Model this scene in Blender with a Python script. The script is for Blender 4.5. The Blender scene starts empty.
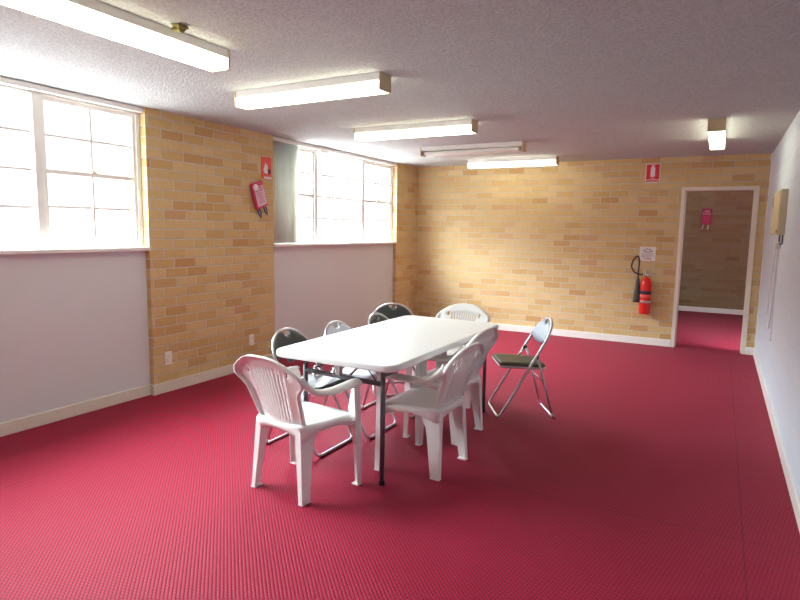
import bpy, bmesh, math, random
from mathutils import Vector, Matrix
random.seed(7)
R = math.radians
col = bpy.context.scene.collection
XL, XR, D, H = -4.285, 0.468, 8.43, 2.46      # left wall, right wall, back wall, ceiling
PX = XL - 0.05                                 # painted panels under the windows
WX = XL - 0.10                                 # window plane
YH = 12.62                                     # far wall of the next room

# ------------------------------------------------------------------ materials
MATS = {}
class NT:
    def __init__(s, name):
        s.m = bpy.data.materials.new(name); s.m.use_nodes = True
        s.t = s.m.node_tree; s.b = s.t.nodes['Principled BSDF']; s.o = s.t.nodes['Material Output']
    def n(s, typ, **kw):
        x = s.t.nodes.new(typ)
        for k, v in kw.items(): setattr(x, k, v)
        return x
    def l(s, a, b): s.t.links.new(a, b)
    def math(s, op, a, b=None, c=None):
        x = s.n('ShaderNodeMath', operation=op)
        for i, v in enumerate((a, b, c)):
            if v is None: continue
            if isinstance(v, (int, float)): x.inputs[i].default_value = v
            else: s.l(v, x.inputs[i])
        return x.outputs[0]
    def mix(s, f, a, b):
        x = s.n('ShaderNodeMix', data_type='RGBA')
        for i, v in ((0, f), (6, a), (7, b)):
            if isinstance(v, (int, float)): x.inputs[i].default_value = v
            elif isinstance(v, tuple): x.inputs[i].default_value = (*v[:3], 1)
            else: s.l(v, x.inputs[i])
        return x.outputs[2]
    def noise(s, scale, detail=2, vec=None, rough=.5):
        x = s.n('ShaderNodeTexNoise'); x.inputs['Scale'].default_value = scale
        x.inputs['Detail'].default_value = detail; x.inputs['Roughness'].default_value = rough
        if vec is None: vec = s.pos()
        s.l(vec, x.inputs['Vector']); return x.outputs['Fac']
    def pos(s):
        if not hasattr(s, '_p'):
            s._p = s.n('ShaderNodeTexCoord').outputs['Object']
        return s._p
    def bump(s, h, strength, dist):
        x = s.n('ShaderNodeBump'); x.inputs['Strength'].default_value = strength
        x.inputs['Distance'].default_value = dist; s.l(h, x.inputs['Height'])
        s.l(x.outputs[0], s.b.inputs['Normal'])

def plain(name, c, rough=.5, metal=0, var=.06, scale=9, bump=0, bs=200, spec=.5, trans=0, sub=0):
    k = NT(name); k.b.inputs['Roughness'].default_value = rough; k.b.inputs['Metallic'].default_value = metal
    k.b.inputs['Specular IOR Level'].default_value = spec
    if trans: k.b.inputs['Transmission Weight'].default_value = trans
    a = tuple(x * (1 - var) for x in c); b = tuple(min(1, x * (1 + var)) for x in c)
    k.l(k.mix(k.noise(scale, 3), a, b), k.b.inputs['Base Color'])
    if bump: k.bump(k.noise(bs, 2), bump, .002)
    MATS[name] = k.m; return k.m

def brick_mat(name, dark=1.0, zoff=0.0):
    k = NT(name); p = k.pos(); s = k.n('ShaderNodeSeparateXYZ'); k.l(p, s.inputs[0])
    u = k.math('ADD', s.outputs[0], s.outputs[1]); z = k.math('ADD', s.outputs[2], zoff)
    rowf = k.math('DIVIDE', z, .0855); row = k.math('FLOOR', rowf)
    odd = k.math('MULTIPLY', k.math('FRACT', k.math('MULTIPLY', row, .5)), 1.0)
    wn0 = k.n('ShaderNodeTexWhiteNoise', noise_dimensions='1D'); k.l(row, wn0.inputs['W'])
    jit = k.math('MULTIPLY', wn0.outputs['Value'], .12)
    uf = k.math('ADD', k.math('ADD', k.math('DIVIDE', u, .24), odd), jit); cu = k.math('FLOOR', uf)
    fz = k.math('FRACT', rowf); fu = k.math('FRACT', uf)
    wob = k.math('MULTIPLY', k.math('SUBTRACT', k.noise(40, 2), .5), .05)
    ez = k.math('SUBTRACT', .5, k.math('ABSOLUTE', k.math('SUBTRACT', fz, .5)))
    eu = k.math('SUBTRACT', .5, k.math('ABSOLUTE', k.math('SUBTRACT', fu, .5)))
    ezm = k.math('ADD', k.math('MULTIPLY', ez, .0855), k.math('MULTIPLY', wob, .04))
    eum = k.math('ADD', k.math('MULTIPLY', eu, .24), k.math('MULTIPLY', wob, .04))
    d = k.math('MINIMUM', ezm, eum)
    mr = k.n('ShaderNodeMapRange', interpolation_type='SMOOTHSTEP'); k.l(d, mr.inputs['Value'])
    mr.inputs['From Min'].default_value = .0035; mr.inputs['From Max'].default_value = .0065
    mask = mr.outputs[0]
    cmb = k.n('ShaderNodeCombineXYZ'); k.l(cu, cmb.inputs[0]); k.l(row, cmb.inputs[1])
    wn = k.n('ShaderNodeTexWhiteNoise', noise_dimensions='3D'); k.l(cmb.outputs[0], wn.inputs['Vector'])
    cr = k.n('ShaderNodeValToRGB'); k.l(wn.outputs['Value'], cr.inputs[0])
    cols = [(0, (.56, .33, .13)), (.08, (.60, .39, .16)), (.3, (.64, .455, .195)), (.5, (.66, .485, .22)),
            (.7, (.70, .53, .26)), (.93, (.67, .49, .23)), (1, (.61, .37, .19))]
    e = cr.color_ramp.elements; e[0].position = 0; e[1].position = 1
    e[0].color = (*cols[0][1], 1); e[1].color = (*cols[-1][1], 1)
    for ps, c in cols[1:-1]:
        q = e.new(ps); q.color = (*c, 1)
    bn = k.noise(28, 4, rough=.65)
    mul = k.n('ShaderNodeMapRange'); k.l(bn, mul.inputs[0]); mul.inputs['To Min'].default_value = .86; mul.inputs['To Max'].default_value = 1.12
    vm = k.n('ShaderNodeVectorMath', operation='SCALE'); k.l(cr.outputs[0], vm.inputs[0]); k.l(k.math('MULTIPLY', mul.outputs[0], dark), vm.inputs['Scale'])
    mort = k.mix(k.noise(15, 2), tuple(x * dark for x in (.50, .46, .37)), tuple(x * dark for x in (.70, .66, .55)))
    # perpends are raked thinner and darker than the bed joints
    k.l(k.mix(mask, mort, vm.outputs[0]), k.b.inputs['Base Color'])
    k.b.inputs['Roughness'].default_value = .62; k.b.inputs['Specular IOR Level'].default_value = .35
    k.bump(k.math('ADD', k.math('MULTIPLY', mask, .8), k.math('MULTIPLY', bn, .4)), .7, .006)
    MATS[name] = k.m; return k.m

def carpet_mat():
    k = NT('carpet'); p = k.pos(); s = k.n('ShaderNodeSeparateXYZ'); k.l(p, s.inputs[0])
    x, y = s.outputs[0], s.outputs[1]
    a = k.math('DIVIDE', k.math('ADD', x, y), 1.41421 * .0155)      # across the rows
    b = k.math('DIVIDE', k.math('SUBTRACT', y, x), 1.41421 * .021)
    b = k.math('ADD', b, k.math('MULTIPLY', k.math('FLOOR', a), .5))
    fa = k.math('ABSOLUTE', k.math('SUBTRACT', k.math('FRACT', a), .5))
    fb = k.math('ABSOLUTE', k.math('SUBTRACT', k.math('FRACT', b), .5))
    d = k.math('SQRT', k.math('ADD', k.math('MULTIPLY', fa, fa), k.math('MULTIPLY', k.math('MULTIPLY', fb, fb), .8)))
    mr = k.n('ShaderNodeMapRange', interpolation_type='SMOOTHSTEP'); k.l(d, mr.inputs['Value'])
    mr.inputs['From Min'].default_value = .22; mr.inputs['From Max'].default_value = .52
    gap = mr.outputs[0]
    big = k.noise(.9, 3); fine = k.noise(260, 2)
    tuft = k.mix(big, (.40, .0055, .040), (.47, .008, .053))
    c = k.mix(gap, tuft, (.17, .004, .022))
    c = k.mix(k.math('MULTIPLY', fine, .35), c, (.30, .010, .035))
    # seams between the carpet widths
    def seam(v, period, off):
        f = k.math('ABSOLUTE', k.math('SUBTRACT', k.math('FRACT', k.math('DIVIDE', k.math('ADD', v, off), period)), .5))
        return k.math('GREATER_THAN', f, .5 - .004 / period)
    sm = k.math('MAXIMUM', seam(x, 3.66, 3.46), seam(y, 5.1, 1.9))
    c = k.mix(k.math('MULTIPLY', sm, .45), c, (.10, .003, .012))
    k.l(c, k.b.inputs['Base Color'])
    k.b.inputs['Roughness'].default_value = .65; k.b.inputs['Specular IOR Level'].default_value = .18
    k.b.inputs['Sheen Weight'].default_value = .08; k.b.inputs['Sheen Roughness'].default_value = .4
    k.b.inputs['Sheen Tint'].default_value = (1, .62, .75, 1)
    k.bump(k.math('SUBTRACT', k.math('ADD', 1.0, k.math('MULTIPLY', fine, .3)), gap), .5, .004)
    MATS['carpet'] = k.m

def ceiling_mat():
    k = NT('popcorn'); n1 = k.noise(75, 3, rough=.6); n2 = k.noise(2.2, 3)
    c = k.mix(n2, (.55, .585, .59), (.62, .655, .66))
    mr = k.n('ShaderNodeMapRange'); k.l(n1, mr.inputs[0]); mr.inputs['From Min'].default_value = .35; mr.inputs['From Max'].default_value = .65
    c2 = k.mix(mr.outputs[0], (.43, .445, .45), c)
    k.l(c2, k.b.inputs['Base Color']); k.b.inputs['Roughness'].default_value = .9
    k.bump(n1, 1.0, .012); MATS['popcorn'] = k.m

def block_mat():
    k = NT('block_paint'); s = k.n('ShaderNodeSeparateXYZ'); k.l(k.pos(), s.inputs[0])
    z = k.math('DIVIDE', k.math('ADD', s.outputs[2], .06), .2); row = k.math('FLOOR', z)
    u = k.math('ADD', k.math('DIVIDE', s.outputs[1], .4), k.math('FRACT', k.math('MULTIPLY', row, .5)))
    ez = k.math('MULTIPLY', k.math('SUBTRACT', .5, k.math('ABSOLUTE', k.math('SUBTRACT', k.math('FRACT', z), .5))), .2)
    eu = k.math('MULTIPLY', k.math('SUBTRACT', .5, k.math('ABSOLUTE', k.math('SUBTRACT', k.math('FRACT', u), .5))), .4)
    mr = k.n('ShaderNodeMapRange', interpolation_type='SMOOTHSTEP'); k.l(k.math('MINIMUM', ez, eu), mr.inputs['Value'])
    mr.inputs['From Min'].default_value = .001; mr.inputs['From Max'].default_value = .006
    k.l(k.mix(k.noise(3, 3), (.66, .76, .86), (.71, .80, .89)), k.b.inputs['Base Color'])
    k.b.inputs['Roughness'].default_value = .55; k.b.inputs['Specular IOR Level'].default_value = .3
    k.bump(k.math('ADD', mr.outputs[0], k.math('MULTIPLY', k.noise(60, 3), .3)), .6, .004)
    MATS['block_paint'] = k.m

def emit_mat(name, c, strength, base=(.9, .9, .85)):
    k = NT(name); k.b.inputs['Base Color'].default_value = (*base, 1)
    k.l(k.mix(k.noise(6, 2), tuple(x * .97 for x in c), c), k.b.inputs['Emission Color'])
    k.b.inputs['Emission Strength'].default_value = strength; MATS[name] = k.m

def glass_mat():
    k = NT('glass'); k.t.nodes.remove(k.b)
    tr = k.n('ShaderNodeBsdfTransparent'); gl = k.n('ShaderNodeBsdfGlossy'); gl.inputs['Roughness'].default_value = .02
    fr = k.n('ShaderNodeLayerWeight'); fr.inputs['Blend'].default_value = .5
    fc_ = k.math('ADD', k.math('MULTIPLY', k.math('POWER', fr.outputs['Facing'], 5), .6), .03)
    mx = k.n('ShaderNodeMixShader'); k.l(fc_, mx.inputs[0]); k.l(tr.outputs[0], mx.inputs[1]); k.l(gl.outputs[0], mx.inputs[2])
    k.l(mx.outputs[0], k.o.inputs['Surface']); MATS['glass'] = k.m

brick_mat('brick'); carpet_mat(); ceiling_mat(); block_mat(); glass_mat()
brick_mat('brick_dimmed', .40, .03)  # same brick, with the next room's dimness put into its colour
emit_mat('tube_glow', (1.0, .96, .72), 3.5)
plain('cream_trim', (.80, .76, .66), .4)
plain('white_trim', (.87, .87, .83), .4)
plain('panel_paint', (.71, .755, .78), .6, var=.03, scale=2)
plain('plaster', (.80, .81, .80), .7)
plain('white_metal', (.85, .85, .82), .35)
plain('tan_plastic', (.62, .50, .30), .5)
plain('plastic_white', (.89, .90, .87), .38, var=.02)
plain('table_white', (.86, .88, .88), .33, var=.015, bump=.15, bs=400)
plain('dark_steel', (.115, .12, .13), .38, .35)
plain('chrome', (.62, .62, .64), .22, 1.0, var=.03)
plain('satin_steel', (.60, .60, .63), .33, .9, var=.04)
plain('black_vinyl', (.030, .036, .036), .36, var=.15, bump=.25, bs=500, spec=.6)
plain('olive_vinyl', (.075, .070, .035), .42, var=.15, bump=.25, bs=500, spec=.6)
plain('pale_vinyl', (.62, .67, .75), .4, var=.03, bump=.15, bs=500)
plain('glare_vinyl', (.30, .36, .44), .33, var=.12, bump=.2, bs=500)  # black vinyl with the window glare painted into its base colour
plain('pale_board', (.60, .66, .74), .4, var=.03)
plain('black_rubber', (.015, .015, .016), .6)
plain('black_plastic', (.02, .022, .025), .35)
plain('horn_black', (.035, .045, .055), .35)
plain('ext_red', (.72, .015, .012), .28, var=.05)
plain('sign_red', (.68, .02, .04), .45)
plain('sign_white', (.86, .82, .83), .5, var=.03)
plain('art_red', (.78, .10, .07), .5)
plain('pouch_pink', (.66, .05, .14), .45)
plain('pouch_label', (.72, .55, .70), .5)
plain('pouch_magenta', (.42, .02, .11), .5)
plain('strap_blue', (.03, .05, .18), .5)
plain('strap_white', (.8, .72, .72), .5)
plain('yellow_tag', (.55, .48, .06), .5)
plain('ink', (.04, .04, .05), .6)
plain('ink_red', (.5, .06, .09), .6)
plain('ink_grey', (.28, .28, .31), .6)
plain('box_cream', (.62, .54, .33), .42)
plain('foam', (.30, .28, .10), .95, var=.4, scale=60, bump=1, bs=120)
def cloth(name, c):
    k = NT(name); cc = k.mix(k.noise(9, 2), tuple(x * .96 for x in c), c)
    tl = k.n('ShaderNodeBsdfTranslucent'); k.l(cc, tl.inputs[0]); k.l(cc, k.b.inputs['Base Color']); k.b.inputs['Roughness'].default_value = .7
    mx = k.n('ShaderNodeMixShader'); mx.inputs[0].default_value = .45; k.l(k.b.outputs[0], mx.inputs[1]); k.l(tl.outputs[0], mx.inputs[2])
    k.l(mx.outputs[0], k.o.inputs['Surface']); MATS[name] = k.m
cloth('blind_fabric', (.74, .76, .72)); cloth('blind_cream', (.82, .80, .70))
plain('cord_white', (.78, .80, .84), .5)
plain('beige_plastic', (.74, .62, .40), .45)
plain('beige_pink', (.80, .58, .40), .45)

# ------------------------------------------------------------------ mesh helpers
class MB:
    def __init__(s): s.v = []; s.f = []; s.sm = []
    def add(s, vs, fs, smooth=False):
        o = len(s.v); s.v += [Vector(v) for v in vs]
        s.f += [tuple(i + o for i in f) for f in fs]; s.sm += [smooth] * len(fs); return s
    def box(s, lo, hi, m=None):
        x0, y0, z0 = lo; x1, y1, z1 = hi
        vs = [Vector(c) for c in ((x0,y0,z0),(x1,y0,z0),(x1,y1,z0),(x0,y1,z0),(x0,y0,z1),(x1,y0,z1),(x1,y1,z1),(x0,y1,z1))]
        if m: vs = [m @ v for v in vs]
        return s.add(vs, [(0,3,2,1),(4,5,6,7),(0,1,5,4),(1,2,6,5),(2,3,7,6),(3,0,4,7)])
    def tube(s, pts, r, seg=10, closed=False, flat=1.0, up=None, cap=True):
        pts = [Vector(p) for p in pts]; n = len(pts)
        rs = r if isinstance(r, (list, tuple)) else [r] * n
        rings = []; prev = None
        for i, p in enumerate(pts):
            if closed: t = pts[(i + 1) % n] - pts[i - 1]
            else: t = pts[min(i + 1, n - 1)] - pts[max(i - 1, 0)]
            t.normalize()
            if prev is None:
                ref = Vector(up) if up else (Vector((0, 0, 1)) if abs(t.z) < .9 else Vector((1, 0, 0)))
                a = (ref - t * ref.dot(t)).normalized()
            else:
                a = (prev - t * prev.dot(t)).normalized()
            prev = a; b = t.cross(a)
            rr = rs[i]; ra, rb = rr if isinstance(rr, tuple) else (rr * flat, rr)
            rings.append([p + a * (ra * math.cos(2 * math.pi * j / seg)) + b * (rb * math.sin(2 * math.pi * j / seg)) for j in range(seg)])
        vs = [v for rg in rings for v in rg]; fs = []
        m = n if closed else n - 1
        for i in range(m):
            for j in range(seg):
                a0 = i * seg + j; a1 = i * seg + (j + 1) % seg; k = ((i + 1) % n) * seg
                fs.append((a0, a1, k + (j + 1) % seg, k + j))
        if not closed and cap:
            fs.append(tuple(range(seg - 1, -1, -1))); fs.append(tuple((n - 1) * seg + j for j in range(seg)))
        return s.add(vs, fs, True)
    def lathe(s, prof, c, seg=24, axis=None):
        c = Vector(c); vs = []; fs = []
        for r, z in prof:
            for j in range(seg):
                a = 2 * math.pi * j / seg; vs.append(Vector((r * math.cos(a), r * math.sin(a), z)))
        for i in range(len(prof) - 1):
            for j in range(seg):
                fs.append((i*seg+j, i*seg+(j+1)%seg, (i+1)*seg+(j+1)%seg, (i+1)*seg+j))
        fs.append(tuple(range(seg - 1, -1, -1))); fs.append(tuple((len(prof)-1)*seg + j for j in range(seg)))
        if axis: vs = [axis @ v for v in vs]
        return s.add([v + c for v in vs], fs, True)
    def prism(s, poly, z0, z1, m=None):
        n = len(poly); vs = [Vector((x, y, z0)) for x, y in poly] + [Vector((x, y, z1)) for x, y in poly]
        if m: vs = [m @ v for v in vs]
        return s.add(vs, [tuple(range(n - 1, -1, -1)), tuple(range(n, 2 * n))] + [(i, (i+1) % n, n + (i+1) % n, n + i) for i in range(n)])
    def build(s, name, mat, parent=None, bevel=0, seg=2, solid=0, off=0):
        me = bpy.data.meshes.new(name); me.from_pydata([tuple(v) for v in s.v], [], s.f)
        for p, q in zip(me.polygons, s.sm): p.use_smooth = q
        me.update()
        bm = bmesh.new(); bm.from_mesh(me); bmesh.ops.recalc_face_normals(bm, faces=bm.faces); bm.to_mesh(me); bm.free()
        me.materials.append(MATS[mat] if isinstance(mat, str) else mat)
        o = bpy.data.objects.new(name, me); col.objects.link(o)
        if parent: o.parent = parent
        if solid:
            m = o.modifiers.new('Solid', 'SOLIDIFY'); m.thickness = solid; m.offset = off
        if bevel:
            m = o.modifiers.new('Bevel', 'BEVEL'); m.width = bevel; m.segments = seg; m.limit_method = 'ANGLE'; m.angle_limit = R(40)
            for p in me.polygons: p.use_smooth = True
            me.set_sharp_from_angle(angle=R(35)) if hasattr(me, 'set_sharp_from_angle') else None
        return o

def fillet(pts, r, n=6, closed=False):
    pts = [Vector(p) for p in pts]; out = []; N = len(pts)
    for i in range(N):
        if not closed and i in (0, N - 1): out.append(pts[i]); continue
        p = pts[i]; a = (pts[i - 1] - p); b = (pts[(i + 1) % N] - p)
        la, lb = a.length, b.length; a.normalize(); b.normalize()
        ang = a.angle(b)
        rr = r[i] if isinstance(r, (list, tuple)) else r
        d = min(rr / math.tan(ang / 2), la * .49, lb * .49)
        p0, p1 = p + a * d, p + b * d
        for k in range(n + 1):
            t = k / n; out.append(p0 * (1 - t) ** 2 + p * 2 * t * (1 - t) + p1 * t * t)
    return out

def tag(o, label=None, cat=None, group=None, kind=None):
    if label: o['label'] = label
    if cat: o['category'] = cat
    if group: o['group'] = group
    if kind: o['kind'] = kind
    return o
def empty(name, loc=(0, 0, 0), rz=0):
    o = bpy.data.objects.new(name, None); o.empty_display_size = .1; col.objects.link(o)
    o.location = loc; o.rotation_euler = (0, 0, rz); return o
def struct(o): o['kind'] = 'structure'; return o
def copy_tree(o, parent=None):
    c = o.copy(); col.objects.link(c)
    if parent: c.parent = parent
    for ch in list(o.children): copy_tree(ch, c)
    return c
def text_mesh(name, body, size, mat, parent, mtx, depth=.0006, align='CENTER'):
    cu = bpy.data.curves.new(name, 'FONT'); cu.body = body; cu.size = size; cu.extrude = depth
    cu.align_x = align; cu.align_y = 'CENTER'; cu.resolution_u = 2
    t = bpy.data.objects.new(name, cu); dg = bpy.context.evaluated_depsgraph_get()
    me = bpy.data.meshes.new_from_object(t); bpy.data.objects.remove(t)
    me.transform(mtx); me.materials.clear(); me.materials.append(MATS[mat])
    o = bpy.data.objects.new(name, me); col.objects.link(o); o.parent = parent; return o

# ------------------------------------------------------------------ the room
YF = -1.3                                       # wall behind the viewer
struct(MB().box((XL - .3, YF - .2, -.12), (XR + 2.2, YH + .1, 0)).build('floor', 'carpet'))
struct(MB().box((XL - .3, YF - .2, H), (XR + 2.2, YH + .2, H + .15)).build('ceiling', 'popcorn'))
W1 = (.64, 3.40); W2 = (5.0, 7.76); SZ = 1.30   # window openings along the left wall
wl = MB()
for a, b in ((YF, W1[0]), (W1[1], W2[0]), (W2[1], D)):
    wl.box((XL - .25, a, 0), (XL, b, H))
struct(wl.build('wall_left', 'brick'))
pn = MB()
for a, b in (W1, W2): pn.box((XL - .25, a, 0), (PX, b, SZ))
struct(pn.build('wall_left_panel', 'panel_paint'))
DX0, DX1, DZ = -.441, .325, 2.035               # door opening
wb = MB(); wb.box((XL - .25, D, 0), (DX0 - .03, D + .12, H)); wb.box((DX1 + .03, D, 0), (XR, D + .12, H))
wb.box((DX0 - .03, D, DZ + .03), (DX1 + .03, D + .12, H))
struct(wb.build('wall_back', 'brick'))
struct(MB().box((XR, YF, 0), (XR + .15, D + .12, H)).build('wall_right', 'block_paint'))
struct(MB().box((XL - .25, YF - .15, 0), (XR + .15, YF, H)).build('wall_front', 'plaster'))
# the next room
struct(MB().box((-2.6, YH, 0), (2.2, YH + .12, H)).build('wall_hall_back', 'brick_dimmed'))
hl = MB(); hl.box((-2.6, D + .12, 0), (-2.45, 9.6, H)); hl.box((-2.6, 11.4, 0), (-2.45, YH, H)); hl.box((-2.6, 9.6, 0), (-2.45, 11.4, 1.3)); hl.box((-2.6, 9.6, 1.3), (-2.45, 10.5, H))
struct(hl.build('wall_hall_left', 'brick_dimmed'))
struct(MB().box((2.0, D + .12, 0), (2.15, YH, H)).build('wall_hall_right', 'plaster'))
hw = struct(MB().box((-2.53, 10.5, 1.3), (-2.524, 11.4, H)).build('unseen_hall_window', 'glass'))  # unseen window, added to let some daylight into the next room

# door frame
d1 = struct(empty('door_1', ((DX0 + DX1) / 2, D, 0)))
wd = (DX1 - DX0) / 2; F = .045
MB().box((-wd - F, -.012, 0), (-wd, .135, DZ + F)).build('door_jamb', 'cream_trim', d1, bevel=.003)
MB().box((wd, -.012, 0), (wd + F, .135, DZ + F)).build('door_jamb', 'cream_trim', d1, bevel=.003)
MB().box((-wd, -.012, DZ), (wd, .135, DZ + F)).build('door_head', 'cream_trim', d1, bevel=.003)
MB().box((-wd, .05, 0), (-wd + .012, .09, DZ)).build('door_stop', 'cream_trim', d1)
MB().box((wd - .012, .05, 0), (wd, .09, DZ)).build('door_stop', 'cream_trim', d1)

# baseboards
BH = .095
def base(name, lo, hi, mat='cream_trim'): struct(MB().box(lo, hi).build(name, mat, bevel=.004))
base('baseboard_left_panel', (PX, W1[0], 0), (PX + .016, W1[1] - .016, BH))
struct(MB().box((XL, W1[1] - .016, 0), (XL + .016, W2[0], BH)).box((PX, W1[1] - .016, 0), (XL, W1[1], BH)).build('baseboard_left_pier', 'cream_trim', bevel=.003))
base('baseboard_left_far_panel', (PX, W2[0], 0), (PX + .016, W2[1] - .016, BH))
struct(MB().box((XL, W2[1] - .016, 0), (XL + .016, D - .016, BH)).box((PX, W2[1] - .016, 0), (XL, W2[1], BH)).build('baseboard_left_far', 'cream_trim', bevel=.003))
base('baseboard_left_near', (XL, YF, 0), (XL + .016, W1[0], BH))
base('baseboard_back', (XL, D - .016, 0), (DX0 - F, D, BH), 'white_trim')
base('baseboard_back_right', (DX1 + F, D - .016, 0), (XR - .016, D, BH), 'white_trim')
base('baseboard_right', (XR - .016, YF, 0), (XR, D, BH), 'white_trim')
base('baseboard_hall', (-2.45, YH - .016, 0), (2.0, YH, BH), 'white_trim')
struct(MB().box((XR - .008, D - .012, BH), (XR, D, H)).build('trim_1', 'white_trim'))

# windows (left wall). local: y along the wall, plane x = WX
def window(name, y0, y1, panes):
    w = struct(empty(name, (WX, y0, SZ))); L = y1 - y0; HT = H - SZ
    fr = MB(); t = .035
    fr.box((-.03, 0, .0), (.03, L, t)); fr.box((-.03, 0, HT - .06), (.03, L, HT)); fr.box((-.03, 0, t), (.03, t, HT - .06)); fr.box((-.03, L - t, t), (.03, L, HT - .06))
    for (a, b, typ, nc) in panes[1:]:
        fr.box((-.03, a - .03, t), (.03, a + .03, HT - .06))
    fr.build('window_frame', 'white_trim', w, bevel=.003)
    bot, top = t, HT - .06; mid = (bot + top) / 2
    for (a, b, typ, nc) in panes:
        lo = a + (.03 if a > 0 else t); hi = b - (.03 if b < L - .01 else t)
        s = MB(); g = .009
        if typ == 'sash':
            st = .03
            s.box((-.012, lo, bot), (.016, lo + st, top)); s.box((-.012, hi - st, bot), (.016, hi, top))
            s.box((-.0115, lo + st, bot), (.0155, hi - st, bot + st)); s.box((-.0115, lo + st, top - st), (.0155, hi - st, top))
            s.box((-.014, lo, mid - .016), (.022, hi, mid + .016))
            zs = [bot + (mid - bot) * .5 + .01, mid + (top - mid) * .5 - .005]; yl, yh = lo + st, hi - st
        else:
            zs = [bot + (top - bot) * q for q in (.25, .5, .75)]; yl, yh = lo, hi
        for z in zs: s.box((-.0066, yl, z - g), (.0086, yh, z + g))
        for k in range(1, nc):
            yy = yl + (yh - yl) * k / nc; s.box((-.006, yy - g, bot), (.008, yy + g, top))
        sa = s.build('sash', 'white_trim', w)
        MB().box((-.004, yl + .0005, bot + .0005), (-.001, yh - .0005, top - .0005)).build('pane', 'glass', sa)
        if typ == 'sash':
            MB().box((.016, (lo + hi) / 2 - .018, mid + .016), (.034, (lo + hi) / 2 + .018, mid + .028)).lathe([(.006, 0), (.006, .012), (.003, .014)], (.026, (lo + hi) / 2, mid + .026), 10).build('sash_lock', 'tan_plastic', sa)
    MB().box((-.13, -.0, -.028), (XL - WX + .02, L + .0, .002)).build('window_sill', 'white_trim', w, bevel=.004)
    return w
w1 = window('window_1', *W1, [(0, .86, 'sash', 2), (.86, 1.91, 'fixed', 3), (1.91, 2.76, 'sash', 2)])
w2 = window('window_2', *W2, [(0, .86, 'sash', 2), (.86, 1.93, 'fixed', 3), (1.93, 2.76, 'sash', 2)])

# blind tracks and the gathered blind
def track(name, y0, y1, label):
    t = empty(name, (XL - .03, y0, H - .045)); tag(t, label, 'blind track', 'blind tracks above the windows'); L = y1 - y0
    m = MB(); m.box((-.022, .01, .0), (.022, L - .01, .04)); m.build('rail', 'white_trim', t, bevel=.004)
    MB().box((-.022, .003, -.002), (.022, .01, .042)).build('end_cap', 'cream_trim', t)
    MB().box((-.022, L - .01, -.002), (.022, L - .003, .042)).build('end_cap', 'cream_trim', t)
    return t
t1 = track('blind_track', *W1, 'white blind track along the top of the nearer window')
t2 = track('blind_track', *W2, 'white blind track along the top of the farther window')
MB().box((-.01, .86, -.03), (.034, 1.04, .012)).build('bracket', 'white_metal', t2, bevel=.006)
vb = empty('vertical_blind', (XL - .03, W2[0], SZ)); tag(vb, 'grey-white vertical blind gathered at the left end of the farther window', 'blind')
random.seed(3)
for i in range(11):
    y = .03 + i * .036; s = MB(); ang = R(28 + random.uniform(-8, 8)); w = .044
    pts = []
    for k in range(7):
        q = (k / 6 - .5) * 2; pts.append((math.sin(ang) * q * w + .006 * (1 - q * q), y + math.cos(ang) * q * w))
    vs = [(x, yy, .012) for x, yy in pts] + [(x, yy, H - SZ - .048) for x, yy in pts]
    s.add(vs, [(k, k + 1, k + 8, k + 7) for k in range(6)], True)
    s.build('slat', 'blind_cream' if i < 1 or i == 9 else 'blind_fabric', vb, solid=.0012)

# ------------------------------------------------------------------ ceiling lights (along local y, length 1.25)
def ceiling_light(loc, rz, label, lit=True, L=1.245, W=.135):
    t = empty('ceiling_light', loc, rz); tag(t, label, 'ceiling light', 'fluorescent ceiling lights')
    MB().box((-W / 2 + .004, -L / 2 + .012, -.050), (W / 2 - .004, L / 2 - .012, 0)).build('housing', 'white_metal', t, bevel=.003)
    for s in (-1, 1):
        MB().box((-W / 2 - .001, s * (L / 2 - .006) - .006, -.108), (W / 2 + .001, s * (L / 2 - .006) + .006, -.001)).build('end_cap', 'tan_plastic', t, bevel=.003)
    if lit:
        m = MB(); w = W / 2 - .003
        poly = [(-w, -.050), (-w, -.100), (-w + .006, -.106), (w - .006, -.106), (w, -.100), (w, -.050)]
        y0, y1 = -L / 2 + .012, L / 2 - .012; n = len(poly)
        m.add([(x, y0, z) for x, z in poly] + [(x, y1, z) for x, z in poly], [(i, i + 1, n + i + 1, n + i) for i in range(n - 1)])
        m.build('diffuser', 'tube_glow', t, solid=.002)
    else:
        m = MB(); w = W / 2 - .012
        m.box((-w, -L / 2 + .05, -.100), (w, L / 2 - .05, -.062)); m.build('diffuser', 'white_trim', t, bevel=.005)
        MB().tube([(0, -L / 2 + .015, -.07), (0, L / 2 - .015, -.07)], .012).build('lamp_tube', 'plastic_white', t)
        for s in (-1, 1): MB().box((-.04, s * (L / 2 - .03) - .012, -.085), (.04, s * (L / 2 - .03) + .012, -.042)).build('lamp_holder', 'ink_grey', t)
    return t
HZ = math.pi / 2
ceiling_light((-2.535, 1.905, H), 0, 'lit white fluorescent ceiling light nearest the viewer, partly out of frame at top left')
ceiling_light((-2.555, 3.345, H), HZ + R(-1), 'lit fluorescent ceiling light second from the viewer, above the near end of the table')
ceiling_light((-2.615, 5.03, H), HZ, 'lit fluorescent ceiling light third from the viewer, above the far end of the table')
ceiling_light((-2.585, 6.43, H), HZ, 'unlit white fluorescent ceiling light between two lit ones', lit=False)
ceiling_light((-2.56, 7.83, H), HZ, 'lit fluorescent ceiling light closest to the long brick back wall')
ceiling_light((-.10, 6.37, H), 0, 'lit fluorescent ceiling light seen end-on above the doorway side')

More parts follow.
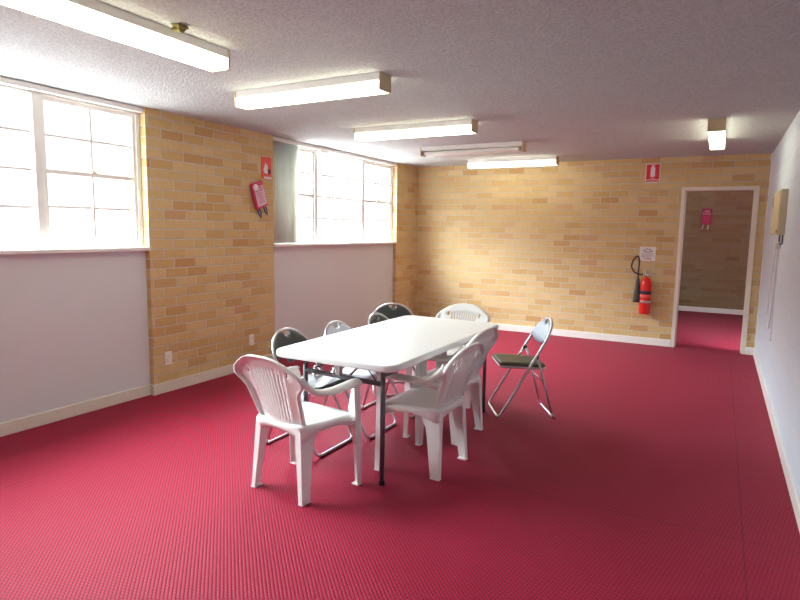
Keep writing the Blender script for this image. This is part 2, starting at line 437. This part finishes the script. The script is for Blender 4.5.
# clump stuck to the ceiling
bm = bmesh.new(); bmesh.ops.create_icosphere(bm, subdivisions=3, radius=.03)
for v in bm.verts:
    n = math.sin(v.co.x * 190 + 1) * math.cos(v.co.y * 160) * .35 + math.sin(v.co.z * 230 + v.co.x * 90) * .22
    v.co *= (1 + n); v.co.x *= 1.05; v.co.z *= .75
me = bpy.data.meshes.new('ceiling_clump'); bm.to_mesh(me); bm.free(); me.materials.append(MATS['foam'])
o = bpy.data.objects.new('ceiling_clump', me); col.objects.link(o); o.location = (-2.40, 2.12, H - .010)
tag(o, 'small crumbly olive clump stuck on the ceiling beside the nearest light', 'clump')

# ------------------------------------------------------------------ wall things
def plate(loc, rz, label, mat='white_trim', w=.075, h=.118, cat='power outlet', sockets=True, name='power_outlet'):
    t = empty(name, loc, rz); tag(t, label, cat, 'small wall plates near the floor')
    MB().box((-w / 2, 0, -h / 2), (w / 2, .009, h / 2)).build('cover_plate', mat, t, bevel=.003)
    if sockets:
        MB().box((-.018, .009, -.035), (.018, .016, -.004)).build('socket', mat, t, bevel=.002)
        MB().box((-.008, .009, .012), (.008, .015, .034)).build('switch', mat, t, bevel=.002)
    return t
plate((XL, 3.557, .305), -HZ, 'white outlet plate on the brick pier, close to its near edge')
plate((XL, 4.622, .300), -HZ, 'white outlet plate on the brick pier, close to the farther window')
plate((PX, 5.218, .30), -HZ, 'small beige plate on the painted panel behind the folding chairs', 'beige_plastic', .06, .10)
plate((XL, 8.148, .30), -HZ, 'small pinkish-beige plate on the brick near the far left corner', 'beige_pink', .06, .13)

# extinguisher location sign
sg = empty('extinguisher_sign', (-.842, D, 2.145)); tag(sg, 'red sign with a white extinguisher symbol high on the back wall', 'sign')
MB().box((-.088, -.004, 0), (.088, 0, .243)).build('sign_board', 'sign_white', sg)
MB().box((-.079, -.006, .04), (.079, -.003, .234)).build('red_panel', 'sign_red', sg)
MB().box((-.079, -.006, .012), (.079, -.003, .030)).build('red_band', 'sign_red', sg)
q = MB(); mm = Matrix.Rotation(R(90), 4, 'X')
body = [(-.027, .075), (.027, .075), (.027, .185), (.018, .203), (.010, .207), (.010, .222), (-.010, .222), (-.010, .207), (-.018, .203), (-.027, .185)]
q.prism(body, .0055, .0075, mm); q.box((-.02, -.0075, .219), (.024, -.0055, .226)); q.box((-.02, -.0075, .052), (.02, -.0055, .060))
q.build('extinguisher_symbol', 'sign_white', sg)

# notice with curved heading
nt = empty('notice', (-.842, D, 1.125)); tag(nt, 'square white notice with dark arched lettering above the extinguisher', 'notice')
MB().box((-.098, -.004, 0), (.098, 0, .185)).build('sheet', 'sign_white', nt)
a = MB()
pts = [(math.cos(R(t)) * .066, -.0055, .088 + math.sin(R(t)) * .066) for t in range(28, 153, 6)]
for i in range(0, len(pts) - 1):
    if i % 5 == 4: continue
    a.tube([pts[i], pts[i + 1]], .0055, 6, flat=.9)
a.build('arched_heading', 'ink', nt)
b = MB()
for z, x0, x1, h in ((.118, -.042, .042, .018), ):
    x = x0
    while x < x1: b.box((x, -.0055, z - h / 2), (x + .013, -.004, z + h / 2)); x += .018
b.build('heading_line', 'ink_grey', nt)
b = MB(); random.seed(4)
for z in (.097, .082, .068, .054):
    x = -.072
    while x < .066:
        w = random.uniform(.008, .02); b.box((x, -.0052, z - .003), (min(x + w, .074), -.004, z + .003)); x += w + .006
b.build('text_lines', 'ink_grey', nt)
b = MB()
for z, x0, x1 in ((.034, -.055, .03), (.022, -.03, .05)):
    x = x0
    while x < x1:
        w = random.uniform(.01, .02); b.box((x, -.0052, z - .004), (x + w, -.004, z + .004)); x += w + .005
b.build('red_text_lines', 'ink_red', nt)

# fire extinguisher hanging on its bracket
fe = empty('fire_extinguisher', (-.826, D - .09, .425)); fe.scale = (1.05, 1.0, 1.08); tag(fe, 'red fire extinguisher with black hose and horn hanging on the back wall', 'fire extinguisher')
MB().lathe([(.058, 0), (.066, .006), (.068, .02), (.068, .36), (.063, .395), (.045, .425), (.024, .44), (.021, .46)], (0, 0, 0), 28).build('cylinder', 'ext_red', fe)
MB().lathe([(.0695, .245), (.0695, .285)], (0, 0, 0), 28).build('black_band', 'ink', fe)
MB().lathe([(.0692, .19), (.0692, .24)], (0, 0, 0), 28).build('printed_label', 'art_red', fe)
st = MB(); st.lathe([(.0705, .140), (.0705, .165)], (0, 0, 0), 28); st.box((-.03, -.074, .138), (.03, -.068, .168)); st.build('strap', 'satin_steel', fe)
MB().box((-.02, .062, .10), (.02, .0915, .44)).build('wall_bracket', 'satin_steel', fe)
v = MB(); v.lathe([(.017, .455), (.022, .465), (.022, .495), (.012, .505)], (0, 0, 0), 16); v.tube([(0, 0, .48), (-.05, -.01, .483)], .009); v.build('valve', 'chrome', fe)
hd = MB(); hd.box((-.012, -.02, .50), (.012, .006, .512)); hd.tube([(0, 0, .50), (.05, -.02, .505), (.11, -.03, .487)], (.007), 8); hd.tube([(0, 0, .512), (.03, -.02, .535), (.075, -.03, .545)], .006, 8)
hd.tube([(-.01, 0, .5), (-.005, 0, .54)], .006, 8); hd.build('handle', 'chrome', fe)
hp = [(-.045, -.01, .483), (-.10, -.012, .487), (-.145, -.012, .51), (-.178, -.01, .56), (-.182, -.01, .60), (-.165, -.01, .655), (-.135, -.01, .695), (-.112, -.01, .703), (-.098, -.01, .67), (-.095, -.008, .62), (-.098, -.008, .50), (-.10, -.008, .42)]
sp = [];
for i in range(len(hp) - 1):
    P = [Vector(hp[max(0, min(len(hp) - 1, i + k))]) for k in (-1, 0, 1, 2)]
    for k in range(5):
        t = k / 5; sp.append(.5 * ((2 * P[1]) + (P[2] - P[0]) * t + (2 * P[0] - 5 * P[1] + 4 * P[2] - P[3]) * t * t + (3 * P[1] - P[0] - 3 * P[2] + P[3]) * t ** 3))
MB().tube(sp, .0095, 10).build('hose', 'black_rubber', fe)
MB().lathe([(.014, .44), (.018, .42), (.024, .39), (.046, .17), (.048, .14), (.044, .14)], (-.098, -.008, 0), 20).build('horn', 'horn_black', fe)

# fire blanket pouches
def pouch(loc, rz, tilt, mat, strap, w, h, label, twist=0):
    t = empty('fire_blanket_pouch', loc); t.rotation_euler = (0, tilt, rz) if not twist else (0, tilt, rz)
    t.rotation_euler = (Matrix.Rotation(rz, 3, 'Z') @ Matrix.Rotation(tilt, 3, 'Y')).to_euler()
    tag(t, label, 'fire blanket')
    MB().box((-w / 2, -.045, -h), (w / 2, -.004, 0)).build('pouch', mat, t, bevel=.012, seg=3)
    MB().lathe([(.008, 0), (.008, .02)], (0, -.004, -.02), 10, Matrix.Rotation(R(-90), 4, 'X')).build('hook', 'chrome', t)
    for s in (-1, 1):
        x = s * w * .28
        m = MB(); pts = [(x - .016, -.02, -h + .01), (x - .018, -.024, -h - .05), (x, -.026, -h - .095), (x + .016, -.024, -h - .05), (x + .014, -.02, -h + .01)]
        if strap == 'strap_white':
            m.tube([(x, -.02, -h + .01), (x - .004, -.024, -h - .05), (x - .01, -.026, -h - .095)], (.011), 8, flat=.35, up=(0, 1, 0))
        else: m.tube(pts, .009, 8, flat=.5, up=(0, 1, 0))
        m.build('pull_strap', strap, t)
    return t
fb = pouch((XL, 4.70, 1.945), HZ, R(-19), 'pouch_pink', 'strap_blue', .175, .27, 'pink-red fire blanket pouch hanging askew on the brick between the windows')
lb = MB().box((-.070, -.048, -.245), (.070, -.0445, -.045)).build('pouch_label', 'pouch_label', fb, bevel=.001)
lw = MB(); lw.lathe([(.035, 0), (.035, .004)], (-.045, -.046, -.045), 18, Matrix.Rotation(R(90), 4, 'X')); lw.build('round_badge', 'sign_white', fb)
MT = Matrix.Rotation(R(90), 4, 'X')
text_mesh('lettering', 'FIRE', .026, 'ink_red', lb, Matrix.Translation((.015, -.0495, -.062)) @ MT)
text_mesh('lettering', 'BLANKET', .026, 'ink_red', lb, Matrix.Translation((0, -.0495, -.088)) @ MT)
b = MB(); random.seed(9)
for i in range(7):
    z = -.115 - i * .017; b.box((-.052, -.0492, z), (random.uniform(.02, .052), -.0475, z + .005))
b.build('text_lines', 'ink_red', lb)
yt = MB(); yt.box((-.035, -.012, -.03), (.035, -.002, .035)); yo = yt.build('yellow_tag', 'yellow_tag'); yo.location = (XL, 4.805, 1.955)
yo.rotation_euler = (0, 0, HZ); tag(yo, 'small yellow-green tag between the flame sign and the hanging pouch', 'tag')
fs = empty('flame_sign', (XL, 4.888, 1.985), HZ); tag(fs, 'orange-red sign with a white flame symbol beside the farther window', 'sign')
MB().box((-.078, -.005, 0), (.078, 0, .235)).build('sign_board', 'art_red', fs)
q = MB(); fl = [(-.04, .075), (-.048, .10), (-.035, .13), (-.03, .155), (-.012, .185), (-.008, .15), (.006, .165), (.02, .13), (.012, .10), (.02, .075), (.0, .062), (-.02, .062)]
q.prism(fl, .005, .007, mm); q.build('flame_symbol', 'sign_white', fs)
MB().box((.024, -.007, .062), (.058, -.005, .11)).build('dark_square', 'ink', fs)
MB().box((-.04, -.007, .006), (.074, -.005, .032)).build('white_strip', 'sign_white', fs)
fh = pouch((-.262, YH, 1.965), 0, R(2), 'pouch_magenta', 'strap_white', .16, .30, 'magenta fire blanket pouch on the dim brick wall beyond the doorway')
text_mesh('lettering', 'FIRE', .045, 'strap_white', fh, Matrix.Translation((0, -.047, -.055)) @ MT)
text_mesh('lettering', 'BLANKET', .032, 'strap_white', fh, Matrix.Translation((0, -.047, -.10)) @ MT)
b = MB()
for i in range(4): b.box((-.05, -.0468, -.16 - i * .03), (.05 - .01 * (i % 2), -.045, -.15 - i * .03))
b.build('text_lines', 'pouch_pink', fh)

# tan metal box with hanging cord on the right wall
bx = empty('wall_box', (XR, 6.33, 1.49), HZ); tag(bx, 'tan metal box mounted on the white block wall near the doorway', 'wall box')
# local: x along wall (+x -> +y world), +y local -> -x world
MB().box((-.42, 0, 0), (.42, .050, .385)).build('case', 'box_cream', bx, bevel=.005)
MB().box((-.40, .050, .012), (.40, .056, .372)).build('cover', 'box_cream', bx, bevel=.003)
MB().lathe([(.018, 0), (.018, .006)], (.22, .056, .27), 16, Matrix.Rotation(R(-90), 4, 'X')).tube([(.22, .06, .27), (.20, .07, .33), (.14, .065, .34)], .005).build('latch', 'satin_steel', bx)
MB().lathe([(.012, 0), (.012, .006)], (-.36, .056, .03), 12, Matrix.Rotation(R(-90), 4, 'X')).build('screw', 'ink', bx)
for x in (-.40, -.10):
    MB().tube(fillet([(x, .012, .004), (x, .012, -.075), (x, .035, -.075)], .01), .006, 8).build('hook', 'dark_steel', bx)
pl = empty('hanging_cord', (XR, 6.25, 1.40)); tag(pl, 'white cord looped down the block wall below the tan box', 'cord')
cp = [(-.02, -.25, .02), (-.02, -.02, .0), (-.018, .12, -.03), (-.014, .30, -.12), (-.012, .46, -.40), (-.012, .55, -.62), (-.012, .52, -.74), (-.012, .38, -.80), (-.012, .22, -.76), (-.012, .12, -.60), (-.012, .06, -.3), (-.014, .0, -.03)]
sp = []
for i in range(len(cp) - 1):
    P = [Vector(cp[max(0, min(len(cp) - 1, i + k))]) for k in (-1, 0, 1, 2)]
    for k in range(6):
        t = k / 6; sp.append(.5 * ((2 * P[1]) + (P[2] - P[0]) * t + (2 * P[0] - 5 * P[1] + 4 * P[2] - P[3]) * t * t + (3 * P[1] - P[0] - 3 * P[2] + P[3]) * t ** 3))
MB().tube(sp, .0065, 8).build('cable', 'cord_white', pl)
MB().box((-.045, -.10, -.03), (-.006, .03, .03)).build('plug', 'cord_white', pl, bevel=.008)
MB().tube([(-.012, -.05, -.03), (-.012, -.06, -.5), (-.012, -.08, -.86)], .004, 8).build('thin_tail', 'cord_white', pl)

# ------------------------------------------------------------------ folding table
TA = R(0)
tb = empty('folding_table', (-1.95, 3.64, 0), TA); tag(tb, 'long white plastic folding table with dark grey steel legs in the middle of the room', 'table')
TW, TL, TT = .865, 1.80, .042
def rrect(w, l, r, n=8):
    o = []
    for cx, cy, a0 in ((w/2-r, l/2-r, 0), (-w/2+r, l/2-r, 90), (-w/2+r, -l/2+r, 180), (w/2-r, -l/2+r, 270)):
        for k in range(n + 1):
            a = R(a0 + 90 * k / n); o.append((cx + r * math.cos(a), cy + r * math.sin(a)))
    return o
MB().prism(rrect(TW, TL, .085), .74 - TT, .74).build('tabletop', 'table_white', tb, bevel=.012, seg=4)
MB().prism(rrect(TW - .1, TL - .1, .04), .74 - TT - .008, .74 - TT + .002).build('underside', 'table_white', tb)
for s in (-1, 1):
    MB().box((s * .34 - .012, -.84, .66), (s * .34 + .012, .84, .692)).build('side_rail', 'dark_steel', tb, bevel=.003)
for s, ly in ((-1, -.79), (1, .835)):
    lf = MB()
    for k in (-1, 1):
        lx = (.305 if k > 0 else -.285) + (.0 if s < 0 else .02)
        y_ = ly + (.047 if s < 0 and k < 0 else 0)
        l = MB(); l.tube([(lx, y_, .69), (lx, y_, .018)], .0145, 12); l.build('leg', 'dark_steel', tb)
        MB().lathe([(.018, 0), (.018, .022), (.015, .026)], (lx, y_, 0), 12).build('foot', 'black_rubber', tb)
    MB().tube([(-.285, ly + (.047 if s < 0 else 0), .60), (.305, ly, .60)], .0135, 10, flat=1.1).build('crossbar', 'dark_steel', tb)
    MB().tube([(-.30, ly + (.047 if s < 0 else 0), .681), (.30, ly, .681)], .011, 10).build('pivot_bar', 'dark_steel', tb)
    yi = ly - s * .32
    for k in (-1, 1):
        MB().tube([(k * .055, ly - s * .012, .605), (k * .03, yi, .685)], .010, 8, flat=.5).build('brace', 'chrome', tb)
    MB().box((-.035, ly - s * .03 - .02, .61), (-.005, ly - s * .03 + .02, .69)).build('latch', 'satin_steel', tb, bevel=.004)
    MB().box((-.085, ly + s * .095 - .012, .682), (-.055, ly + s * .095 + .012, .715)).build('latch', 'dark_steel', tb, bevel=.003)
    MB().tube(fillet([(.27, ly, .60), (.20, ly - s * .01, .67), (.05, ly - s * .12, .685)], .03), .0035, 6).build('lock_wire', 'black_plastic', tb)
    MB().tube(fillet([(-.07, ly + s*.08, .675), (-.14, ly, .645), (-.23, ly, .625)], .03), .0035, 6).build('lock_wire', 'black_plastic', tb)

# ------------------------------------------------------------------ white resin armchair (faces +y)
def lerp(a, b, t): return a + (b - a) * t
def resin_chair():
    t = empty('plastic_armchair')
    # back shell
    z0 = .405
    def S(u, v):
        hh = .402 - .085 * abs(u) ** 2.8
        q = min(1, max(0, (v - .64) / .22)); q = q * q * (3 - 2 * q)
        tp = max(0, (v - .86) / .14)              # wings at the top, rounded upper corners
        x = lerp(.160, .208, v) * u + math.copysign((.050 * q - .022 * tp ** 2) * abs(u) ** 4, u)
        y = -.185 - .105 * v - .018 * v * v + .050 * abs(u) ** 2.2 * (1 - .1 * v)
        return Vector((x, y, z0 + hh * v))
    us = [-1.0, -.96, -.90, -.84, -.74, -.66]
    n = 11; p = 1.26 / n
    for i in range(n):
        us += [-.63 + i * p + .34 * p, -.63 + i * p + .66 * p] if True else []
    us += [.66, .74, .84, .90, .96, 1.0]
    slotcols = set(6 + 2 * i for i in range(n))
    vs_ = [0, .05, .10, .16, .28, .40, .52, .64, .74, .80, .85, .90, .95, 1.0]
    m = MB(); NU, NV = len(us), len(vs_)
    grid = [[S(u, v) for u in us] for v in vs_]
    V = []; idx = {}
    def add(k, co): idx[k] = len(V); V.append(co)
    for j in range(NV):
        for i in range(NU): add((j, i), grid[j][i])
    Fc = []
    for j in range(NV - 1):
        for i in range(NU - 1):
            slot = (i in slotcols) and 2 <= j < 10
            hole = (i in (4, NU - 6)) and j in (9, 10)
            if slot or hole: continue
            Fc.append((idx[j, i], idx[j, i + 1], idx[j + 1, i + 1], idx[j + 1, i]))
    # rolled rim
    per = [(j, 0) for j in range(NV)] + [(NV - 1, i) for i in range(1, NU)] + [(j, NU - 1) for j in range(NV - 2, -1, -1)]
    c0 = Vector((0, -.25, .62))
    ra = []; rb = []
    for k in per:
        co = grid[k[0]][k[1]]; d = Vector((co.x, 0, co.z - .62)).normalized()
        ra.append(len(V)); V.append(co + d * .006 + Vector((0, -.010, 0)))
        rb.append(len(V)); V.append(co + d * .004 + Vector((0, -.030, 0)))
    for a in range(len(per) - 1):
        Fc.append((idx[per[a]], idx[per[a + 1]], ra[a + 1], ra[a])); Fc.append((ra[a], ra[a + 1], rb[a + 1], rb[a]))
    m.add(V, Fc, True); m.build('backrest', 'plastic_white', t, solid=.006)
    # seat with skirt
    def P(a, b):                                # a across -1..1, b 0 rear..1 front
        hw = lerp(.172, .245, b ** .8); y = lerp(-.195, .205, b)
        ya = y - .012 * abs(a) ** 3 * (1 if b > .5 else -1) * abs(b - .5) * 2
        z = .425 - .014 * (1 - a * a) * math.sin(math.pi * min(1, b * 1.05)) - .012 * max(0, b - .85) / .15
        return Vector((hw * a, ya, z))
    m = MB(); N = 12
    V = [P(-1 + 2 * i / N, j / N) for j in range(N + 1) for i in range(N + 1)]
    Fc = [(j*(N+1)+i, j*(N+1)+i+1, (j+1)*(N+1)+i+1, (j+1)*(N+1)+i) for j in range(N) for i in range(N)]
    pr = [(0, i) for i in range(N)] + [(j, N) for j in range(N)] + [(N, i) for i in range(N, 0, -1)] + [(j, 0) for j in range(N, 0, -1)]
    rings = [[j * (N + 1) + i for j, i in pr]]
    for lvl in (1, 2):
        rg = []
        for k, (j, i) in enumerate(pr):
            s = (k % N) / N; e = abs(2 * s - 1) ** 2.6
            side = k // N
            base = {0: .035, 1: .038, 2: .040, 3: .038}[side]; dep = base + (.062 if side in (1, 3) else .045) * e
            co = V[j * (N + 1) + i]; out = Vector((co.x, co.y, 0)).normalized() * .007
            rg.append(len(V)); V.append(co + out + Vector((0, 0, -.012 if lvl == 1 else -dep)))
        rings.append(rg)
    L = len(pr)
    for q in range(2):
        for k in range(L): Fc.append((rings[q][k], rings[q][(k+1) % L], rings[q+1][(k+1) % L], rings[q+1][k]))
    m.add(V, Fc, True); m.build('seat', 'plastic_white', t, solid=.005)
    def lleg(levels):
        m = MB(); th = .0055; V = []; Fc = []
        for (cx, cy, z, sx, sy, fx, fy) in levels:  # corner, directions inward, flange lengths
            pts = [(cx, cy), (cx + sx * fx, cy), (cx + sx * fx, cy + sy * th), (cx + sx * th, cy + sy * th), (cx + sx * th, cy + sy * fy), (cx, cy + sy * fy)]
            V += [Vector((x, y, z)) for x, y in pts]
        n = len(levels)
        for i in range(n - 1):
            for j in range(6): Fc.append((i*6+j, i*6+(j+1)%6, (i+1)*6+(j+1)%6, (i+1)*6+j))
        Fc += [tuple(range(6)), tuple((n-1)*6 + j for j in range(6))]
        # closed little sole
        cx, cy, z, sx, sy, fx, fy = levels[-1]
        m.add(V, Fc)
        m.box((min(cx - sx*.002, cx + sx * (fx+.001)), min(cy - sy*.002, cy + sy * (fy+.001)), 0), (max(cx - sx*.002, cx + sx * (fx+.001)), max(cy - sy*.002, cy + sy * (fy+.001)), .009))
        return m
    for s in (-1, 1):
        lv = []
        for k in range(9):
            q = k / 8; z = .402 * (1 - q)
            fy = lerp(.105, .060, q) + .06 * max(0, 1 - q * 3.5) ** 1.6
            fx = lerp(.045, .030, q)
            lv.append((s * lerp(.176, .204, q), lerp(-.196, -.212, q), z, -s, 1, fx, fy))
        lleg(lv).build('leg', 'plastic_white', t, bevel=.0015, seg=1)
        lv = []
        for k in range(12):
            q = k / 11; z = .612 * (1 - q)
            if z > .43: fx = lerp(.055, .095, (.612 - z) / .182)
            else: fx = lerp(.052, .095, max(0, (z - .20) / .23) ** 1.5) if z > .2 else lerp(.045, .052, z / .2)
            fy = lerp(.055, .034, q)
            lv.append((s * lerp(.270, .277, q), lerp(.192, .200, q), z, -s, -1, fx, fy))
        lleg(lv).build('leg', 'plastic_white', t, bevel=.0015, seg=1)
        ap = [(.234, -.254, .718), (.240, -.246, .694), (.249, -.215, .662), (.267, -.175, .630), (.271, -.10, .616), (.270, -.02, .612), (.266, .07, .615), (.262, .15, .619), (.258, .195, .617), (.256, .207, .607)]
        rr = [(.020, .009), (.022, .013), (.018, .019), (.016, .025), (.011, .029), (.010, .030), (.010, .031), (.010, .032), (.010, .031), (.007, .026)]
        pts = []; rs = []
        for i in range(len(ap) - 1):
            for k in range(3):
                q = k / 3; pts.append(Vector((ap[i][0]*s, *ap[i][1:])).lerp(Vector((ap[i+1][0]*s, *ap[i+1][1:])), q))
                rs.append((lerp(rr[i][0], rr[i+1][0], q), lerp(rr[i][1], rr[i+1][1], q)))
        pts.append(Vector((ap[-1][0]*s, *ap[-1][1:]))); rs.append(rr[-1])
        MB().tube(pts, rs, 14, up=(0, 0, 1)).build('armrest', 'plastic_white', t)
    return t
pc = resin_chair()
G1 = 'white plastic armchairs at the folding table'
arm_spots = [((-2.048, 2.626), (.12, 1.0), 'white plastic armchair at the near end of the table, its slotted back to the viewer'),
             ((-1.575, 3.27), (-1, .05), 'nearer of the two white plastic armchairs on the right side of the table'),
             ((-1.695, 3.87), (-1, .06), 'farther of the two white plastic armchairs on the right side of the table'),
             ((-2.030, 4.70), (-.03, -1), 'white plastic armchair at the far end of the table, facing the viewer')]
for i, ((x, y), (fx, fy), lab) in enumerate(arm_spots):
    o = pc if i == 0 else copy_tree(pc)
    o.location = (x, y, 0); o.rotation_euler = (0, 0, math.atan2(-fx, fy)); tag(o, lab, 'chair', G1)

# ------------------------------------------------------------------ steel folding chair (faces +y)
def folding_chair(pad_mat, seat_mat, back_face=None):
    t = empty('folding_chair'); r = .0105
    yf, yr = .225, -.225
    # main frame: front floor bar up to the back arch
    def mp(z, x): return Vector((x, yf - (z / .78) * .44, z))
    arch = []
    for k in range(0, 25):
        a = math.pi * k / 24; zz = .58 + .20 * math.sin(a) ** .8 if 0 < k < 24 else .58
        arch.append(mp(zz, .203 * math.cos(a)))
    right = fillet([(.05, yf, r), (.215, yf, r), tuple(mp(.20, .212)), tuple(mp(.58, .203))], [0, .055, .2, 0])
    left = [Vector((-p.x, p.y, p.z)) for p in reversed(right)]
    MB().tube(right + arch[1:-1] + left, r, 10, closed=True).build('main_frame', 'satin_steel', t)
    # rear legs
    HG = .50; hy = mp(HG, 0).y - .022
    pr = fillet([(.05, yr, r), (.195, yr, r), (.190, yr + .02, .05), (.178, hy, HG)], [0, .05, 0, 0])
    MB().tube([Vector((-p.x, p.y, p.z)) for p in reversed(pr)] + pr, .0095, 10).build('rear_frame', 'satin_steel', t)
    MB().tube([(-.183, -.135, .30), (.183, -.135, .30)], .006, 8).build('stretcher', 'satin_steel', t)
    for s in (-1, 1):
        MB().lathe([(.016, -.013), (.019, 0), (.016, .013)], (s * .192, hy + .012, HG + .005), 14, Matrix.Rotation(HZ, 4, 'Y')).build('hinge', 'black_plastic', t)
        MB().tube([(s * .186, hy + .012, HG), (s * .182, hy + .07, .432)], .006, 8).build('link', 'satin_steel', t)
        MB().tube([(s * .182, hy + .012, HG), (s * .182, hy - .03, .425)], .006, 8).build('link', 'satin_steel', t)
        for yy in (yf, yr):
            MB().box((s * .16 - .02, yy - .012, 0), (s * .16 + .02, yy + .012, .008)).build('foot_pad', 'black_rubber', t, bevel=.003)
    # seat: rim and pad, wider at the front, sloping back
    def sp(x, y, z): return Vector((x, y, z + (y - .23) * .055))
    out = [(-.165, -.155), (.165, -.155), (.182, .05), (.195, .215), (-.195, .215), (-.182, .05)]
    loop = fillet([(x, y, 0) for x, y in out], [.05, .05, .1, .05, .05, .1], 5, closed=True)
    MB().tube([sp(p.x, p.y, .425) for p in loop], .009, 8, closed=True).build('seat_rim', 'satin_steel', t)
    m = MB(); n = len(loop); V = []; Fc = []
    prof = [(1.0, .425), (1.015, .434), (1.005, .448), (.96, .457), (.85, .461), (.5, .463), (.1, .463)]
    for sc, z in prof:
        for p in loop: V.append(sp(p.x * sc, .03 + (p.y - .03) * sc, z))
    for i in range(len(prof) - 1):
        for j in range(n): Fc.append((i*n+j, i*n+(j+1)%n, (i+1)*n+(j+1)%n, (i+1)*n+j))
    Fc += [tuple((len(prof)-1)*n + j for j in range(n)), tuple(range(n))]
    m.add(V, Fc, True); m.build('seat', seat_mat, t)
    # back pad filling the arch, curved lower edge, handle opening at the top
    m = MB(); V = []; Fc = []
    top = []
    for k in range(3, 94):
        a = math.pi * k / 96; top.append((.200 * math.cos(a), .575 + .198 * math.sin(a) ** .8))
    def bot(x): return .625 - .03 * (1 - (abs(x) / .20) ** 2)
    hole = lambda x: .757 - .018 * max(0, 1 - (x / .037) ** 2) ** .5 if abs(x) < .037 else None
    NR = 8; rings = []
    for x, zt in top:
        hz = hole(x); zt2 = hz if hz is not None else zt
        rings.append([(x, lerp(min(bot(x), zt2 - .01), zt2, q / NR), abs(q / NR - .5) * 2) for q in range(NR + 1)])
    for rg in rings:
        for x, z, e in rg:
            ed = min(1, e); bulge = .012 * math.sqrt(max(0, 1 - ed ** 4)) + .004
            c = mp(z, x); nrm = Vector((0, .87, .49)); V += [c + nrm * bulge, c - nrm * bulge * .6]
    W = 2 * (NR + 1)
    for i in range(len(rings) - 1):
        for q in range(NR):
            a = i * W + 2 * q; b = a + W
            Fc += [(a, b, b + 2, a + 2), (a + 1, a + 3, b + 3, b + 1)]
        a = i * W; b = a + W; Fc += [(a, a + 1, b + 1, b)]; a += 2 * NR; b += 2 * NR; Fc += [(a, b, b + 1, a + 1)]
    m.add(V, Fc, True); m.build('back_pad', pad_mat, t)
    return t
G2 = 'steel folding chairs around the table'
fc = folding_chair('black_vinyl', 'black_vinyl')
fold_spots = [((-2.42, 3.175), (1, .0), 'black', 'chrome folding chair with a black back, left of the table and closest to the viewer'),
              ((-2.315, 3.625), (1, .0), 'pale', 'chrome folding chair with a pale blue-white back and seat, left of the table'),
              ((-2.285, 4.185), (1, .03), 'black', 'black-backed folding chair left of the table, in front of another black one'),
              ((-2.58, 4.68), (.6, -.8), 'black', 'black-backed folding chair farthest back by the far left corner of the table'),
              ((-1.365, 4.645), (-.86, -.50), 'olive', 'folding chair standing apart at the right end with an olive-black seat')]
for i, ((x, y), (fx, fy), kd, lab) in enumerate(fold_spots):
    o = fc if i == 0 else (copy_tree(fc) if kd == 'black' else folding_chair(*{'pale': ('pale_vinyl', 'pale_vinyl'), 'olive': ('glare_vinyl', 'olive_vinyl')}[kd]))
    o.location = (x, y, 0); o.rotation_euler = (0, 0, math.atan2(-fx, fy)); tag(o, lab, 'chair', G2)

# ------------------------------------------------------------------ daylight, camera
w = bpy.data.worlds.new('World'); bpy.context.scene.world = w; w.use_nodes = True
bg = w.node_tree.nodes['Background']; nt_ = w.node_tree
tc = nt_.nodes.new('ShaderNodeTexCoord'); sx = nt_.nodes.new('ShaderNodeSeparateXYZ'); nt_.links.new(tc.outputs['Generated'], sx.inputs[0])
mrw = nt_.nodes.new('ShaderNodeMapRange'); nt_.links.new(sx.outputs[2], mrw.inputs[0]); mrw.inputs['From Min'].default_value = -1; mrw.inputs['From Max'].default_value = 1
rp = nt_.nodes.new('ShaderNodeValToRGB'); nt_.links.new(mrw.outputs[0], rp.inputs[0])   # bright overcast: pale ground, horizon, much brighter upper sky
el = rp.color_ramp.elements
el[0].position = 0; el[0].color = (.14, .14, .14, 1); el[1].position = 1; el[1].color = (.94, .97, 1, 1)
for ps, cc in ((.46, (.12, .12, .12, 1)), (.488, (.038, .039, .040, 1)), (.60, (.042, .043, .045, 1)), (.66, (.40, .44, .46, 1)), (.72, (.84, .95, 1.0, 1))):
    q = el.new(ps); q.color = cc
nt_.links.new(rp.outputs[0], bg.inputs[0]); bg.inputs[1].default_value = 24.0
for y0, y1 in (W1, W2):                         # sampling portals in the window openings (emit nothing)
    li = bpy.data.lights.new('window_portal', 'AREA'); li.shape = 'RECTANGLE'; li.size = H - SZ; li.size_y = y1 - y0
    li.cycles.is_portal = True
    o = bpy.data.objects.new('window_portal', li); col.objects.link(o); o.location = (XL - .2, (y0 + y1) / 2, (H + SZ) / 2)
    o.rotation_euler = (0, -HZ, 0)
cam = bpy.data.cameras.new('Camera'); cam.sensor_width = 36; cam.lens = 587.0834 / 800 * 36; cam.clip_start = .05
co = bpy.data.objects.new('Camera', cam); col.objects.link(co)
fwd = Vector((-0.47280585, 0.87301163, -0.1196049)); rt = Vector((0.87827854, 0.47787543, 0.01618309)); up = Vector((-0.07128426, 0.09739495, 0.99268967))
M = Matrix((rt, up, -fwd)).transposed().to_4x4(); M.translation = Vector((0, 0, 1.4865)); co.matrix_world = M
sc = bpy.context.scene; sc.camera = co
sc.view_settings.view_transform = 'Standard'; sc.view_settings.look = 'None'; sc.view_settings.gamma = 1
sc.view_settings.use_curve_mapping = False; sc.view_settings.exposure = 1.34
